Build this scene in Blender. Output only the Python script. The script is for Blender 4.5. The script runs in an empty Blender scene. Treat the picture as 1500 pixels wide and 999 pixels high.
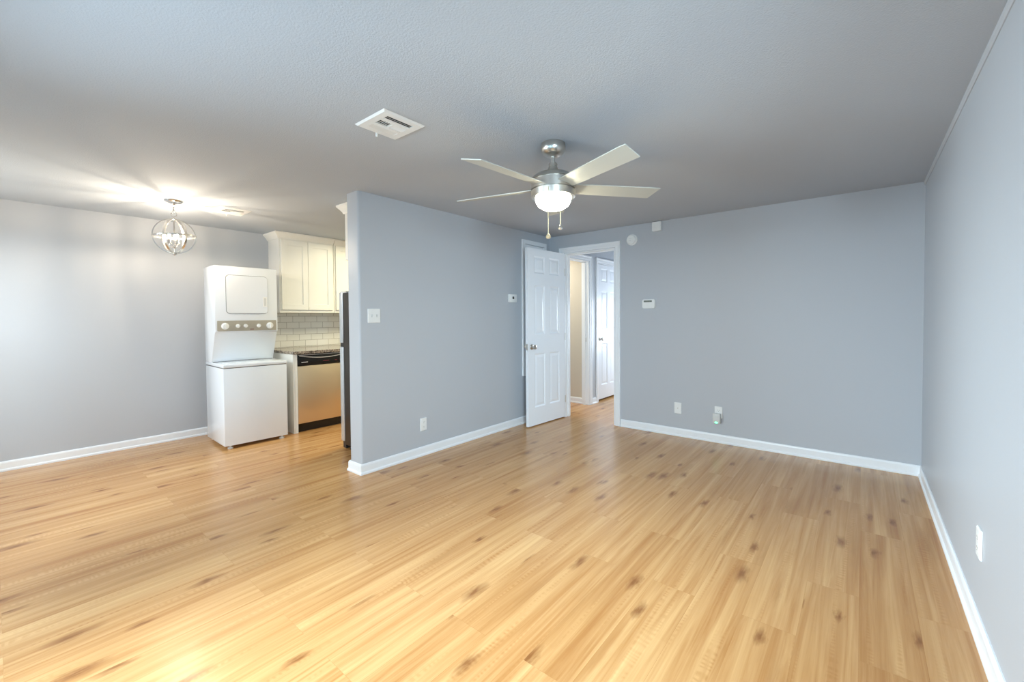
import bpy, bmesh, math, random
from mathutils import Matrix, Vector
random.seed(7)
D = bpy.data
sc = bpy.context.scene
COL = sc.collection
R = math.radians
PI = math.pi

# ------------------------------------------------------------------ camera
H = 2.27                                   # ceiling height
YAW, PITCH, ROLL, CAM_Z = R(39.362), R(-1.340), R(-0.412), 1.2559
cam_d = D.cameras.new('camera')
cam = D.objects.new('camera', cam_d)
COL.objects.link(cam)
cy_, sy_ = math.cos(YAW), math.sin(YAW)
cp_, sp_ = math.cos(PITCH), math.sin(PITCH)
fwd = Vector((-sy_ * cp_, cy_ * cp_, sp_))
rgt = Vector((cy_, sy_, 0))
upv = rgt.cross(fwd)
r2 = math.cos(ROLL) * rgt + math.sin(ROLL) * upv
u2 = -math.sin(ROLL) * rgt + math.cos(ROLL) * upv
m = Matrix((r2, u2, -fwd)).transposed().to_4x4()
m.translation = (0, 0, CAM_Z)
cam.matrix_world = m
cam_d.sensor_fit = 'HORIZONTAL'
cam_d.sensor_width = 36
cam_d.lens = 15.020
cam_d.shift_y = -20.04 / 1500
cam_d.clip_start = 0.02
sc.camera = cam

# ------------------------------------------------------------------ world, daylight and added fill, exposure
EXPOSURE = 0.05
LIVING_DOWN, LIVING_LEVEL = (230, (0.84, 0.95, 1.0)), (14, (0.35, 0.68, 1.0))
SIDE_FILL = (102, (0.64, 0.85, 1.0))
DINING_DOWN, DINING_WARM_FILL, GLASS_DOOR_FILL = (68, (0.66, 0.84, 1.0)), (17, (1, 0.86, 0.66)), (150, (0.70, 0.88, 1.0))
KITCHEN, BEDROOM, HALL = (44, (1.0, 0.91, 0.62)), (23, (1.0, 0.92, 0.76)), (36, (0.77, 0.89, 1.0))
E_BULB, E_BOWL, E_SKY = 2300, 50, 1.15
sc.view_settings.view_transform = 'Standard'
sc.view_settings.look = 'None'
sc.view_settings.gamma = 1
sc.view_settings.use_curve_mapping = False
sc.view_settings.exposure = EXPOSURE
sc.cycles.use_denoising = True
sc.cycles.max_bounces = 10
sc.cycles.diffuse_bounces = 6
sc.cycles.sample_clamp_indirect = 6
sc.cycles.caustics_reflective = False
sc.cycles.caustics_refractive = False

w = D.worlds.new('world')
sc.world = w
w.use_nodes = True
bg = w.node_tree.nodes['Background']
bg.inputs[0].default_value = (0.50, 0.80, 1.0, 1)
bg.inputs[1].default_value = E_SKY


def area(name, loc, rot, sx, sy, power, col, spread=180):
    l = D.lights.new(name, 'AREA')
    l.shape = 'RECTANGLE'
    l.size, l.size_y = sx, sy
    l.energy = power
    l.color = col
    l.spread = R(spread)
    o = D.objects.new(name, l)
    COL.objects.link(o)
    o.location = loc
    o.rotation_euler = rot
    return o


REAR = -0.42                               # wall behind the camera
# daylight outside the two windows behind the camera: sky from above, level light at the sill
area('sky_over_living_window', (-1.10, REAR - 1.30, 2.45), (R(62), 0, 0), 2.4, 1.4, *LIVING_DOWN)
area('daylight_living_window', (-1.10, REAR - 0.22, 1.25), (R(90), 0, 0), 1.7, 1.4, *LIVING_LEVEL)
area('sky_over_dining_window', (-4.50, REAR - 0.75, 2.30), (R(52), 0, 0), 1.3, 1.0, *DINING_DOWN)
area('dining_window_warm_fill', (-4.50, REAR - 0.22, 1.25), (R(90), 0, 0), 1.3, 1.4, *DINING_WARM_FILL)  # warm fill added to colour the left wall and ceiling edge
aim = Vector((0.36, 2.6, 0.9)) - Vector((-3.75, REAR - 0.95, 1.75))
area('glass_door_fill', (-3.75, REAR - 0.95, 1.75), aim.to_track_quat('-Z', 'Y').to_euler(), 0.9, 1.6, *GLASS_DOOR_FILL, spread=85)  # added fill through a made-up glazed door, aimed at the right wall
aim = Vector((-2.9, 4.1, 0.55)) - Vector((1.7, -0.70, 1.70))
area('side_window_fill', (1.7, -0.70, 1.70), aim.to_track_quat('-Z', 'Y').to_euler(), 1.1, 1.1, *SIDE_FILL, spread=120)  # added fill through a made-up side window, aimed at the open door
# kitchen ceiling lamp, bedroom lamp, unseen fill panel standing in for daylight in the hall
area('kitchen_lamp', (-4.25, 3.35, H - 0.03), (0, 0, 0), 0.5, 0.9, *KITCHEN)
area('bedroom_lamp', (-3.9, 5.05, H - 0.03), (0, 0, 0), 0.3, 0.3, *BEDROOM)
aim = Vector((-3.0, 5.6, 0.8)) - Vector((-2.10, 6.8, 1.1))
area('hall_fill', (-2.10, 6.8, 1.1), aim.to_track_quat('-Z', 'Y').to_euler(), 0.7, 0.9, *HALL)

# ------------------------------------------------------------------ helpers


def link(o):
    COL.objects.link(o)
    return o


def finish(bm, name, m, parent=None, smooth=False, angle=35):
    bmesh.ops.recalc_face_normals(bm, faces=bm.faces)
    me = D.meshes.new(name)
    bm.to_mesh(me)
    bm.free()
    me.materials.append(m)
    o = link(D.objects.new(name, me))
    if parent:
        o.parent = parent
    if smooth:
        for p in me.polygons:
            p.use_smooth = True
        try:
            me.set_sharp_from_angle(angle=R(angle))
        except Exception:
            pass
    return o


def thing(name, label, cat, loc=(0, 0, 0), rotz=0, group=None):
    o = link(D.objects.new(name, None))
    o.empty_display_size = 0.1
    o.location = loc
    o.rotation_euler = (0, 0, rotz)
    tag(o, label, cat, group)
    return o


def tag(o, label, cat, group=None):
    o['label'] = label
    o['category'] = cat
    if group:
        o['group'] = group
    return o


def struct(name, bm, m, label=None, cat=None, smooth=False, parent=None):
    o = finish(bm, name, m, parent, smooth)
    if parent is None:
        o['kind'] = 'structure'
        if label:
            o['label'] = label
            o['category'] = cat
    return o


def box(bm, x0, x1, y0, y1, z0, z1, bev=0, seg=2):
    g = bmesh.ops.create_cube(bm, size=1)
    vs = g['verts']
    for v in vs:
        v.co = Vector(((x0 + x1) / 2 + v.co.x * (x1 - x0), (y0 + y1) / 2 + v.co.y * (y1 - y0), (z0 + z1) / 2 + v.co.z * (z1 - z0)))
    if bev > 0:
        es = list({e for v in vs for e in v.link_edges})
        bmesh.ops.bevel(bm, geom=es, offset=bev, segments=seg, affect='EDGES', profile=0.5)
    return vs


def NB(*a, **k):
    bm = bmesh.new()
    box(bm, *a, **k)
    return bm


def lathe(bm, prof, segs=32, mat=None, cap=True):
    """prof: list of (radius, height) turned about local z"""
    mat = mat or Matrix.Identity(4)
    rings = []
    for r, z in prof:
        if r < 1e-6:
            rings.append([bm.verts.new(mat @ Vector((0, 0, z)))])
        else:
            rings.append([bm.verts.new(mat @ Vector((r * math.cos(2 * PI * i / segs), r * math.sin(2 * PI * i / segs), z))) for i in range(segs)])
    for a, b in zip(rings, rings[1:]):
        if len(a) == 1 and len(b) == 1:
            continue
        for i in range(segs):
            j = (i + 1) % segs
            if len(a) == 1:
                bm.faces.new((a[0], b[i], b[j]))
            elif len(b) == 1:
                bm.faces.new((a[i], a[j], b[0]))
            else:
                bm.faces.new((a[i], a[j], b[j], b[i]))
    if cap:
        for ring in (rings[0], rings[-1]):
            if len(ring) > 2:
                try:
                    bm.faces.new(ring)
                except ValueError:
                    pass


def tube(bm, pts, r, segs=10, closed=False):
    pts = [Vector(p) for p in pts]
    n = len(pts)
    rings = []
    prev = None
    for i, p in enumerate(pts):
        a = pts[(i - 1) % n] if (closed or i > 0) else p
        b = pts[(i + 1) % n] if (closed or i < n - 1) else p
        t = (b - a).normalized()
        if prev is None:
            ref = Vector((0, 0, 1)) if abs(t.z) < 0.9 else Vector((1, 0, 0))
            nrm = t.cross(ref).normalized()
        else:
            nrm = (prev - t * prev.dot(t)).normalized()
        prev = nrm
        bn = t.cross(nrm)
        rings.append([bm.verts.new(p + r * (math.cos(2 * PI * k / segs) * nrm + math.sin(2 * PI * k / segs) * bn)) for k in range(segs)])
    m_ = n if closed else n - 1
    for i in range(m_):
        a, b = rings[i], rings[(i + 1) % n]
        for k in range(segs):
            l = (k + 1) % segs
            bm.faces.new((a[k], a[l], b[l], b[k]))
    if not closed:
        bm.faces.new(rings[0])
        bm.faces.new(rings[-1])


def prism(bm, poly, a0, a1, axis):
    """poly in the two other axes (in x,y,z order), extruded from a0 to a1 along axis"""
    def mk(p, a):
        c = [p[0], p[1]]
        c.insert(axis, a)
        return bm.verts.new(c)
    A = [mk(p, a0) for p in poly]
    B = [mk(p, a1) for p in poly]
    n = len(poly)
    for i in range(n):
        j = (i + 1) % n
        bm.faces.new((A[i], A[j], B[j], B[i]))
    bm.faces.new(A)
    bm.faces.new(B)


def rrect(w_, h_, r, n=6, cx=0, cy=0):
    out = []
    for (sx, sy, a0) in ((1, 1, 0), (-1, 1, 90), (-1, -1, 180), (1, -1, 270)):
        for k in range(n + 1):
            a = R(a0 + 90 * k / n)
            out.append((cx + sx * (w_ / 2 - r) + r * math.cos(a), cy + sy * (h_ / 2 - r) + r * math.sin(a)))
    return out


def panel_slab(bm, mat, W, Hh, T, openings, loops, back=True):
    """slab u 0..W, v 0..Hh, w 0..T with moulded openings: loops = [(inset, depth), ...] walked inwards"""
    us = sorted({0, W} | {o[0] for o in openings} | {o[1] for o in openings})
    vs = sorted({0, Hh} | {o[2] for o in openings} | {o[3] for o in openings})

    def face(pts):
        bm.faces.new([bm.verts.new(mat @ Vector(p)) for p in pts])
    sides = ((T, 1), (0, -1)) if back else ((T, 1),)
    for wv, sg in sides:
        for i in range(len(us) - 1):
            for j in range(len(vs) - 1):
                u_, v_ = (us[i] + us[i + 1]) / 2, (vs[j] + vs[j + 1]) / 2
                if any(o[0] < u_ < o[1] and o[2] < v_ < o[3] for o in openings):
                    continue
                face([(us[i], vs[j], wv), (us[i + 1], vs[j], wv), (us[i + 1], vs[j + 1], wv), (us[i], vs[j + 1], wv)])
        for o in openings:
            prev = [(o[0], o[2], wv), (o[1], o[2], wv), (o[1], o[3], wv), (o[0], o[3], wv)]
            for ins, dep in loops:
                z = wv - sg * dep
                cur = [(o[0] + ins, o[2] + ins, z), (o[1] - ins, o[2] + ins, z), (o[1] - ins, o[3] - ins, z), (o[0] + ins, o[3] - ins, z)]
                for k in range(4):
                    l = (k + 1) % 4
                    face([prev[k], prev[l], cur[l], cur[k]])
                prev = cur
            face(prev)
    if not back:
        face([(0, 0, 0), (W, 0, 0), (W, Hh, 0), (0, Hh, 0)])
    face([(0, 0, 0), (W, 0, 0), (W, 0, T), (0, 0, T)])
    face([(0, Hh, 0), (W, Hh, 0), (W, Hh, T), (0, Hh, T)])
    face([(0, 0, 0), (0, Hh, 0), (0, Hh, T), (0, 0, T)])
    face([(W, 0, 0), (W, Hh, 0), (W, Hh, T), (W, 0, T)])
    bmesh.ops.remove_doubles(bm, verts=bm.verts, dist=1e-5)


def frame_mat(o, u, v):
    """matrix taking (u,v,w) to world with origin o and axes u, v"""
    u, v = Vector(u), Vector(v)
    w_ = u.cross(v)
    mm = Matrix((u, v, w_)).transposed().to_4x4()
    mm.translation = o
    return mm


# ------------------------------------------------------------------ materials
def newmat(name, col, rough=0.5, metal=0.0, spec=0.5, coat=0.0):
    mt = D.materials.new(name)
    mt.use_nodes = True
    b = mt.node_tree.nodes['Principled BSDF']
    b.inputs['Base Color'].default_value = (*col, 1)
    b.inputs['Roughness'].default_value = rough
    b.inputs['Metallic'].default_value = metal
    b.inputs['Specular IOR Level'].default_value = spec
    b.inputs['Coat Weight'].default_value = coat
    return mt


def N(mt, typ, **kw):
    n = mt.node_tree.nodes.new(typ)
    for k, v in kw.items():
        setattr(n, k, v)
    return n


def L(mt, a, b):
    mt.node_tree.links.new(a, b)


def bumpy(mt, scale, strength, dist=0.003, detail=4, kind='noise', stretch=(1, 1, 1)):
    tc = N(mt, 'ShaderNodeTexCoord')
    mp = N(mt, 'ShaderNodeMapping')
    mp.inputs['Scale'].default_value = stretch
    L(mt, tc.outputs['Object'], mp.inputs[0])
    t = N(mt, 'ShaderNodeTexNoise')
    t.inputs['Scale'].default_value = scale
    t.inputs['Detail'].default_value = detail
    L(mt, mp.outputs[0], t.inputs['Vector'])
    bp = N(mt, 'ShaderNodeBump')
    bp.inputs['Strength'].default_value = strength
    bp.inputs['Distance'].default_value = dist
    L(mt, t.outputs[0], bp.inputs['Height'])
    L(mt, bp.outputs[0], mt.node_tree.nodes['Principled BSDF'].inputs['Normal'])
    return t


def emit(name, col, s):
    mt = newmat(name, col, 0.3)
    b = mt.node_tree.nodes['Principled BSDF']
    b.inputs['Emission Color'].default_value = (*col, 1)
    b.inputs['Emission Strength'].default_value = s
    return mt


M_wall = newmat('wall_paint', (0.475, 0.497, 0.53), 0.42, spec=0.35)
bumpy(M_wall, 120, 0.12, 0.002)
M_cream = newmat('cream_wall_paint', (0.62, 0.56, 0.46), 0.6)
bumpy(M_cream, 120, 0.1, 0.002)
M_ceil = newmat('ceiling_texture', (0.475, 0.515, 0.565), 0.85, spec=0.2)  # blue of the daylight mixed into the colour; the paint itself is neutral white
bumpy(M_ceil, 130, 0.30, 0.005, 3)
M_trim = newmat('white_trim_paint', (0.82, 0.84, 0.86), 0.3, spec=0.5)
M_door = newmat('white_door_paint', (0.80, 0.83, 0.87), 0.25, spec=0.5)
M_plastic = newmat('white_plastic', (0.80, 0.81, 0.80), 0.35)
M_offwhite = newmat('grey_white_plastic', (0.62, 0.63, 0.62), 0.4)
M_dark = newmat('dark_plastic', (0.02, 0.022, 0.024), 0.35)
M_void = newmat('duct_dark', (0.04, 0.055, 0.06), 0.8)
M_enamel = newmat('white_enamel', (0.78, 0.82, 0.87), 0.18, coat=0.3)
M_console = newmat('brushed_console', (0.50, 0.46, 0.38), 0.35, metal=0.5)
bumpy(M_console, 60, 0.1, 0.001, 2, stretch=(1, 1, 20))
M_nickel = newmat('brushed_nickel', (0.60, 0.57, 0.52), 0.28, metal=1.0)
M_band = newmat('satin_chrome', (0.80, 0.78, 0.74), 0.22, metal=1.0)
M_chrome = newmat('chrome', (0.80, 0.79, 0.77), 0.10, metal=1.0)
M_steel = newmat('stainless_steel', (0.74, 0.60, 0.41), 0.36, metal=0.85)  # tan base holds the warm light and oak floor reflected in the steel
bumpy(M_steel, 25, 0.06, 0.001, 2, stretch=(1, 1, 30))
M_steel2 = newmat('stainless_door_edge', (0.62, 0.66, 0.70), 0.30, metal=0.6)
M_fridge = newmat('dark_fridge_side', (0.022, 0.018, 0.016), 0.35, spec=0.3)
M_black = newmat('gloss_black', (0.008, 0.008, 0.009), 0.15)
M_cab = newmat('cabinet_paint', (0.80, 0.79, 0.75), 0.3)
M_blade = newmat('fan_blade_silver', (0.50, 0.50, 0.45), 0.4, metal=0.1)
M_chainm = newmat('pull_chain_brass', (0.75, 0.66, 0.45), 0.3, metal=0.8)
M_bowl = emit('frosted_bowl_lit', (1.0, 0.94, 0.70), E_BOWL)
M_bulb = emit('bulb_lit', (1.0, 0.84, 0.64), E_BULB)
M_led = emit('green_led', (0.10, 1.0, 0.45), 5.0)
M_lcd = newmat('lcd_grey', (0.10, 0.12, 0.11), 0.2)
M_red = newmat('red_mark', (0.16, 0.02, 0.03), 0.4)
M_grey = newmat('pale_mark', (0.65, 0.62, 0.60), 0.4)

# granite
M_granite = newmat('granite', (0.3, 0.26, 0.22), 0.12)
t = N(M_granite, 'ShaderNodeTexNoise')
t.inputs['Scale'].default_value = 70
t.inputs['Detail'].default_value = 5
tc = N(M_granite, 'ShaderNodeTexCoord')
L(M_granite, tc.outputs['Object'], t.inputs['Vector'])
cr = N(M_granite, 'ShaderNodeValToRGB')
cr.color_ramp.elements[0].position = 0.38
cr.color_ramp.elements[0].color = (0.07, 0.055, 0.045, 1)
cr.color_ramp.elements[1].position = 0.62
cr.color_ramp.elements[1].color = (0.40, 0.34, 0.28, 1)
L(M_granite, t.outputs[0], cr.inputs[0])
L(M_granite, cr.outputs[0], M_granite.node_tree.nodes['Principled BSDF'].inputs['Base Color'])

# subway tile
M_tile = newmat('subway_tile', (0.7, 0.7, 0.66), 0.15)
tc = N(M_tile, 'ShaderNodeTexCoord')
sx = N(M_tile, 'ShaderNodeSeparateXYZ')
L(M_tile, tc.outputs['Object'], sx.inputs[0])
cx = N(M_tile, 'ShaderNodeCombineXYZ')
ad = N(M_tile, 'ShaderNodeMath', operation='ADD')
ad.inputs[1].default_value = 10 * 0.1525 - 2.328
L(M_tile, sx.outputs['Y'], ad.inputs[0])
ad2 = N(M_tile, 'ShaderNodeMath', operation='ADD')
ad2.inputs[1].default_value = 20 * 0.0765 - 1.214
L(M_tile, sx.outputs['Z'], ad2.inputs[0])
L(M_tile, ad.outputs[0], cx.inputs[0])
L(M_tile, ad2.outputs[0], cx.inputs[1])
br = N(M_tile, 'ShaderNodeTexBrick')
br.inputs['Scale'].default_value = 1
br.inputs['Brick Width'].default_value = 0.1525
br.inputs['Row Height'].default_value = 0.0765
br.inputs['Mortar Size'].default_value = 0.0022
br.inputs['Mortar Smooth'].default_value = 0.2
br.inputs['Color1'].default_value = (0.74, 0.73, 0.68, 1)
br.inputs['Color2'].default_value = (0.78, 0.77, 0.73, 1)
br.inputs['Mortar'].default_value = (0.36, 0.34, 0.30, 1)
L(M_tile, cx.outputs[0], br.inputs['Vector'])
bs = M_tile.node_tree.nodes['Principled BSDF']
L(M_tile, br.outputs['Color'], bs.inputs['Base Color'])
bp = N(M_tile, 'ShaderNodeBump', invert=True)
bp.inputs['Strength'].default_value = 0.6
bp.inputs['Distance'].default_value = 0.002
L(M_tile, br.outputs['Fac'], bp.inputs['Height'])
L(M_tile, bp.outputs[0], bs.inputs['Normal'])

# oak laminate floor, boards run along y
FLOOR_DARK = (0.43, 0.205, 0.068, 1)
FLOOR_LIGHT = (0.63, 0.378, 0.165, 1)
KNOT = (0.20, 0.070, 0.016, 1)
KNOT_TAIL = (0.36, 0.17, 0.055, 1)
M_floor = newmat('oak_laminate', (0.6, 0.35, 0.15), 0.25, spec=0.65)
F = M_floor
tc = N(F, 'ShaderNodeTexCoord')
sx = N(F, 'ShaderNodeSeparateXYZ')
L(F, tc.outputs['Object'], sx.inputs[0])
sw = N(F, 'ShaderNodeCombineXYZ')
L(F, sx.outputs['Y'], sw.inputs[0])
L(F, sx.outputs['X'], sw.inputs[1])


def brick(width, row, mortar, freq=2):
    b = N(F, 'ShaderNodeTexBrick')
    b.offset = 0.37
    b.offset_frequency = freq
    b.inputs['Scale'].default_value = 1
    b.inputs['Brick Width'].default_value = width
    b.inputs['Row Height'].default_value = row
    b.inputs['Mortar Size'].default_value = mortar
    b.inputs['Mortar Smooth'].default_value = 0.3
    b.inputs['Color1'].default_value = (0, 0, 0, 1)
    b.inputs['Color2'].default_value = (1, 1, 1, 1)
    b.inputs['Mortar'].default_value = (0.5, 0.5, 0.5, 1)
    L(F, sw.outputs[0], b.inputs['Vector'])
    return b


b_board = brick(1.21, 0.19, 0.0005)
b_strip = brick(0.81, 0.0633, 0.0, 3)
# shift the grain from board to board, and a little from strip to strip
rs = N(F, 'ShaderNodeVectorMath', operation='SCALE')
rs.inputs['Scale'].default_value = 9.1
L(F, b_board.outputs['Color'], rs.inputs[0])
rs2 = N(F, 'ShaderNodeVectorMath', operation='SCALE')
rs2.inputs['Scale'].default_value = 0.0
L(F, b_strip.outputs['Color'], rs2.inputs[0])
av0 = N(F, 'ShaderNodeVectorMath', operation='ADD')
L(F, tc.outputs['Object'], av0.inputs[0])
L(F, rs.outputs[0], av0.inputs[1])
av = N(F, 'ShaderNodeVectorMath', operation='ADD')
L(F, av0.outputs[0], av.inputs[0])
L(F, rs2.outputs[0], av.inputs[1])


def noise(scale, detail, stretch, rough=0.55, dist=0.0, src=None):
    mp = N(F, 'ShaderNodeMapping')
    mp.inputs['Scale'].default_value = stretch
    L(F, (src or av).outputs[0], mp.inputs[0])
    n = N(F, 'ShaderNodeTexNoise')
    n.inputs['Scale'].default_value = scale
    n.inputs['Detail'].default_value = detail
    n.inputs['Roughness'].default_value = rough
    n.inputs['Distortion'].default_value = dist
    L(F, mp.outputs[0], n.inputs['Vector'])
    return n


def ramp(src, p0, c0, p1, c1):
    r = N(F, 'ShaderNodeValToRGB')
    r.color_ramp.elements[0].position = p0
    r.color_ramp.elements[0].color = c0
    r.color_ramp.elements[1].position = p1
    r.color_ramp.elements[1].color = c1
    L(F, src, r.inputs[0])
    return r


def mix(a, b, fac, typ='MIX'):
    mx = N(F, 'ShaderNodeMixRGB', blend_type=typ)
    for sock, v in ((mx.inputs[1], a), (mx.inputs[2], b), (mx.inputs[0], fac)):
        if isinstance(v, (int, float)):
            sock.default_value = v
        elif isinstance(v, tuple):
            sock.default_value = v
        else:
            L(F, v, sock)
    return mx.outputs[0]


def maths(op, a, b):
    n = N(F, 'ShaderNodeMath', operation=op)
    for k_, v in ((0, a), (1, b)):
        if isinstance(v, (int, float)):
            n.inputs[k_].default_value = v
        else:
            L(F, v, n.inputs[k_])
    return n.outputs[0]


n1 = noise(1.0, 5, (24, 0.7, 1), 0.6, 0.6)        # broad soft streaks
n2 = noise(1.0, 4, (120, 3.5, 1), 0.6)              # fine pores
n4 = noise(1.0, 3, (5, 0.6, 1), 0.5, 0.8, av0)      # tone along a board
base = ramp(n1.outputs[0], 0.32, FLOOR_DARK, 0.66, FLOOR_LIGHT).outputs[0]
fine = ramp(n2.outputs[0], 0.30, (0.84, 0.78, 0.70, 1), 0.60, (1, 1, 1, 1)).outputs[0]
c = mix(base, fine, 0.35, 'MULTIPLY')
tone = ramp(b_strip.outputs['Color'], 0.0, (0.96, 0.94, 0.91, 1), 1.0, (1.03, 1.035, 1.04, 1)).outputs[0]
c = mix(c, tone, 0.45, 'MULTIPLY')
tone2 = ramp(b_board.outputs['Color'], 0.0, (0.96, 0.935, 0.90, 1), 1.0, (1.04, 1.05, 1.06, 1)).outputs[0]
c = mix(c, tone2, 1.0, 'MULTIPLY')
tone3 = ramp(n4.outputs[0], 0.35, (0.90, 0.84, 0.76, 1), 0.62, (1.03, 1.04, 1.05, 1)).outputs[0]
c = mix(c, tone3, 0.8, 'MULTIPLY')
# wavy cathedral figure down the middle of some strips
mpw = N(F, 'ShaderNodeMapping')
mpw.inputs['Scale'].default_value = (16, 30, 1)
L(F, av.outputs[0], mpw.inputs[0])
wv = N(F, 'ShaderNodeTexWave', wave_type='BANDS', bands_direction='Y')
wv.inputs['Scale'].default_value = 0.42
wv.inputs['Distortion'].default_value = 14
wv.inputs['Detail'].default_value = 2
wv.inputs['Detail Scale'].default_value = 0.7
L(F, mpw.outputs[0], wv.inputs['Vector'])
n5 = noise(1.0, 2, (24, 0.9, 1), 0.5, 0.3)
gate = ramp(n5.outputs[0], 0.58, (0, 0, 0, 1), 0.70, (1, 1, 1, 1)).outputs[0]
wr = ramp(wv.outputs['Fac'], 0.10, (0.80, 0.70, 0.58, 1), 0.75, (1.08, 1.08, 1.10, 1)).outputs[0]
c = mix(c, mix((1, 1, 1, 1), wr, gate), 0.5, 'MULTIPLY')
# brown knots with a faint tail along the grain
n6 = noise(1.0, 3, (45, 10, 1), 0.6, 0.0)
nd = N(F, 'ShaderNodeVectorMath', operation='SCALE')
nd.inputs['Scale'].default_value = 0.06
L(F, n6.outputs['Color'], nd.inputs[0])
av3 = N(F, 'ShaderNodeVectorMath', operation='ADD')
L(F, av.outputs[0], av3.inputs[0])
L(F, nd.outputs[0], av3.inputs[1])


def knots(sx_, sy__, rad, soft, keep):
    mp = N(F, 'ShaderNodeMapping')
    mp.inputs['Scale'].default_value = (sx_, sy__, 0)
    L(F, av3.outputs[0], mp.inputs[0])
    v = N(F, 'ShaderNodeTexVoronoi', voronoi_dimensions='2D')
    v.inputs['Scale'].default_value = 1
    L(F, mp.outputs[0], v.inputs['Vector'])
    sp = N(F, 'ShaderNodeSeparateXYZ')
    L(F, v.outputs['Color'], sp.inputs[0])
    size = maths('MULTIPLY', maths('GREATER_THAN', sp.outputs[0], 1 - keep), maths('ADD', 0.5, maths('MULTIPLY', sp.outputs[1], 0.6)))
    d = maths('DIVIDE', v.outputs['Distance'], maths('ADD', maths('MULTIPLY', size, rad), 0.0001))
    return ramp(d, 1 - soft, (1, 1, 1, 1), 1.0, (0, 0, 0, 1)).outputs[0]


kn = knots(4.8, 1.5, 0.170, 0.85, 0.85)
kt = knots(5.2, 0.62, 0.19, 0.95, 0.50)
c = mix(c, KNOT_TAIL, maths('MULTIPLY', kt, 0.50))
c = mix(c, KNOT, maths('MULTIPLY', kn, 0.85))
seam = ramp(b_board.outputs['Fac'], 0.0, (1, 1, 1, 1), 1.0, (0.72, 0.62, 0.50, 1)).outputs[0]
c = mix(c, seam, 0.7, 'MULTIPLY')
fb = F.node_tree.nodes['Principled BSDF']
L(F, c, fb.inputs['Base Color'])
bp = N(F, 'ShaderNodeBump')
bp.inputs['Strength'].default_value = 0.06
bp.inputs['Distance'].default_value = 0.002
L(F, n2.outputs[0], bp.inputs['Height'])
L(F, bp.outputs[0], fb.inputs['Normal'])

# ------------------------------------------------------------------ room shell
XR, YB, XP, YP0, XQ, XL = 0.364, 4.548, -3.099, 1.862, -3.270, -5.542
YH = 7.30                                  # end of the hall
XH = -3.000                                # hall face of the hall's left wall
DX0, DX1, DZ = -2.880, -2.200, 2.045       # doorway in the back wall
struct('floor', NB(XL - 0.15, XR + 0.15, REAR - 0.12, YH + 0.1, -0.1, 0.0), M_floor)
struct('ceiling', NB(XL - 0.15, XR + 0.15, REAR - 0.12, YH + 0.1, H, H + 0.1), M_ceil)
struct('wall_left', NB(XL - 0.12, XL, REAR - 0.12, YB, 0, H), M_wall)
bm = bmesh.new()
box(bm, XR, XR + 0.12, REAR - 0.12, 0.0, 0, H)
box(bm, XR, XR + 0.12, 1.20, YB + 0.112, 0, H)
box(bm, XR, XR + 0.12, 0.0, 1.20, 0, 0.55)
box(bm, XR, XR + 0.12, 0.0, 1.20, 2.05, H)
struct('wall_right', bm, M_wall)
bm = bmesh.new()
box(bm, XR + 0.04, XR + 0.10, 0.0, 0.05, 0.55, 2.05)
box(bm, XR + 0.04, XR + 0.10, 1.15, 1.20, 0.55, 2.05)
box(bm, XR + 0.04, XR + 0.10, 0.05, 1.15, 0.55, 0.60)
box(bm, XR + 0.04, XR + 0.10, 0.05, 1.15, 2.00, 2.05)
box(bm, XR + 0.04, XR + 0.10, 0.05, 1.15, 1.28, 1.32)
struct('window_4', bm, M_trim)  # unseen window added in the right wall to let the fill light in
bm = bmesh.new()
box(bm, XL - 0.12, DX0, YB, YB + 0.112, 0, H)
box(bm, DX1, XR, YB, YB + 0.112, 0, H)
box(bm, DX0, DX1, YB, YB + 0.112, DZ, H)
struct('wall_back', bm, M_wall)
# wall behind the camera with two window openings and an added glazed door opening for fill light
bm = bmesh.new()
holes = [(-5.20, -3.80, 0.55), (-3.25, -2.35, 0.0), (-1.95, -0.25, 0.55)]
edge = XL
for a, b, sill in holes:
    box(bm, edge, a, REAR - 0.12, REAR, 0, H)
    box(bm, a, b, REAR - 0.12, REAR, 2.05, H)
    if sill:
        box(bm, a, b, REAR - 0.12, REAR, 0, sill)
    edge = b
box(bm, edge, XR, REAR - 0.12, REAR, 0, H)
struct('wall_rear', bm, M_wall)
for k, (a, b, sill) in enumerate(holes):
    bm = bmesh.new()
    y0, y1 = REAR - 0.10, REAR - 0.04
    fw_ = 0.05 if sill else 0.09
    box(bm, a, a + fw_, y0, y1, sill, 2.05)
    box(bm, b - fw_, b, y0, y1, sill, 2.05)
    box(bm, a + fw_, b - fw_, y0, y1, sill, sill + fw_)
    box(bm, a + fw_, b - fw_, y0, y1, 2.05 - fw_, 2.05)
    if sill:
        box(bm, a + fw_, b - fw_, y0, y1, 1.28, 1.32)
    struct('window_%d' % (k + 1), bm, M_trim)
# partition with rounded corners on its free end
bm = bmesh.new()
vs = box(bm, XQ, XP, YP0, YB, 0, H)
es = [e for e in bm.edges if abs(e.verts[0].co.z - e.verts[1].co.z) > 1 and e.verts[0].co.y < YP0 + 0.01]
bmesh.ops.bevel(bm, geom=es, offset=0.018, segments=5, affect='EDGES', profile=0.5)
struct('wall_partition', bm, M_wall, smooth=True)
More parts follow.
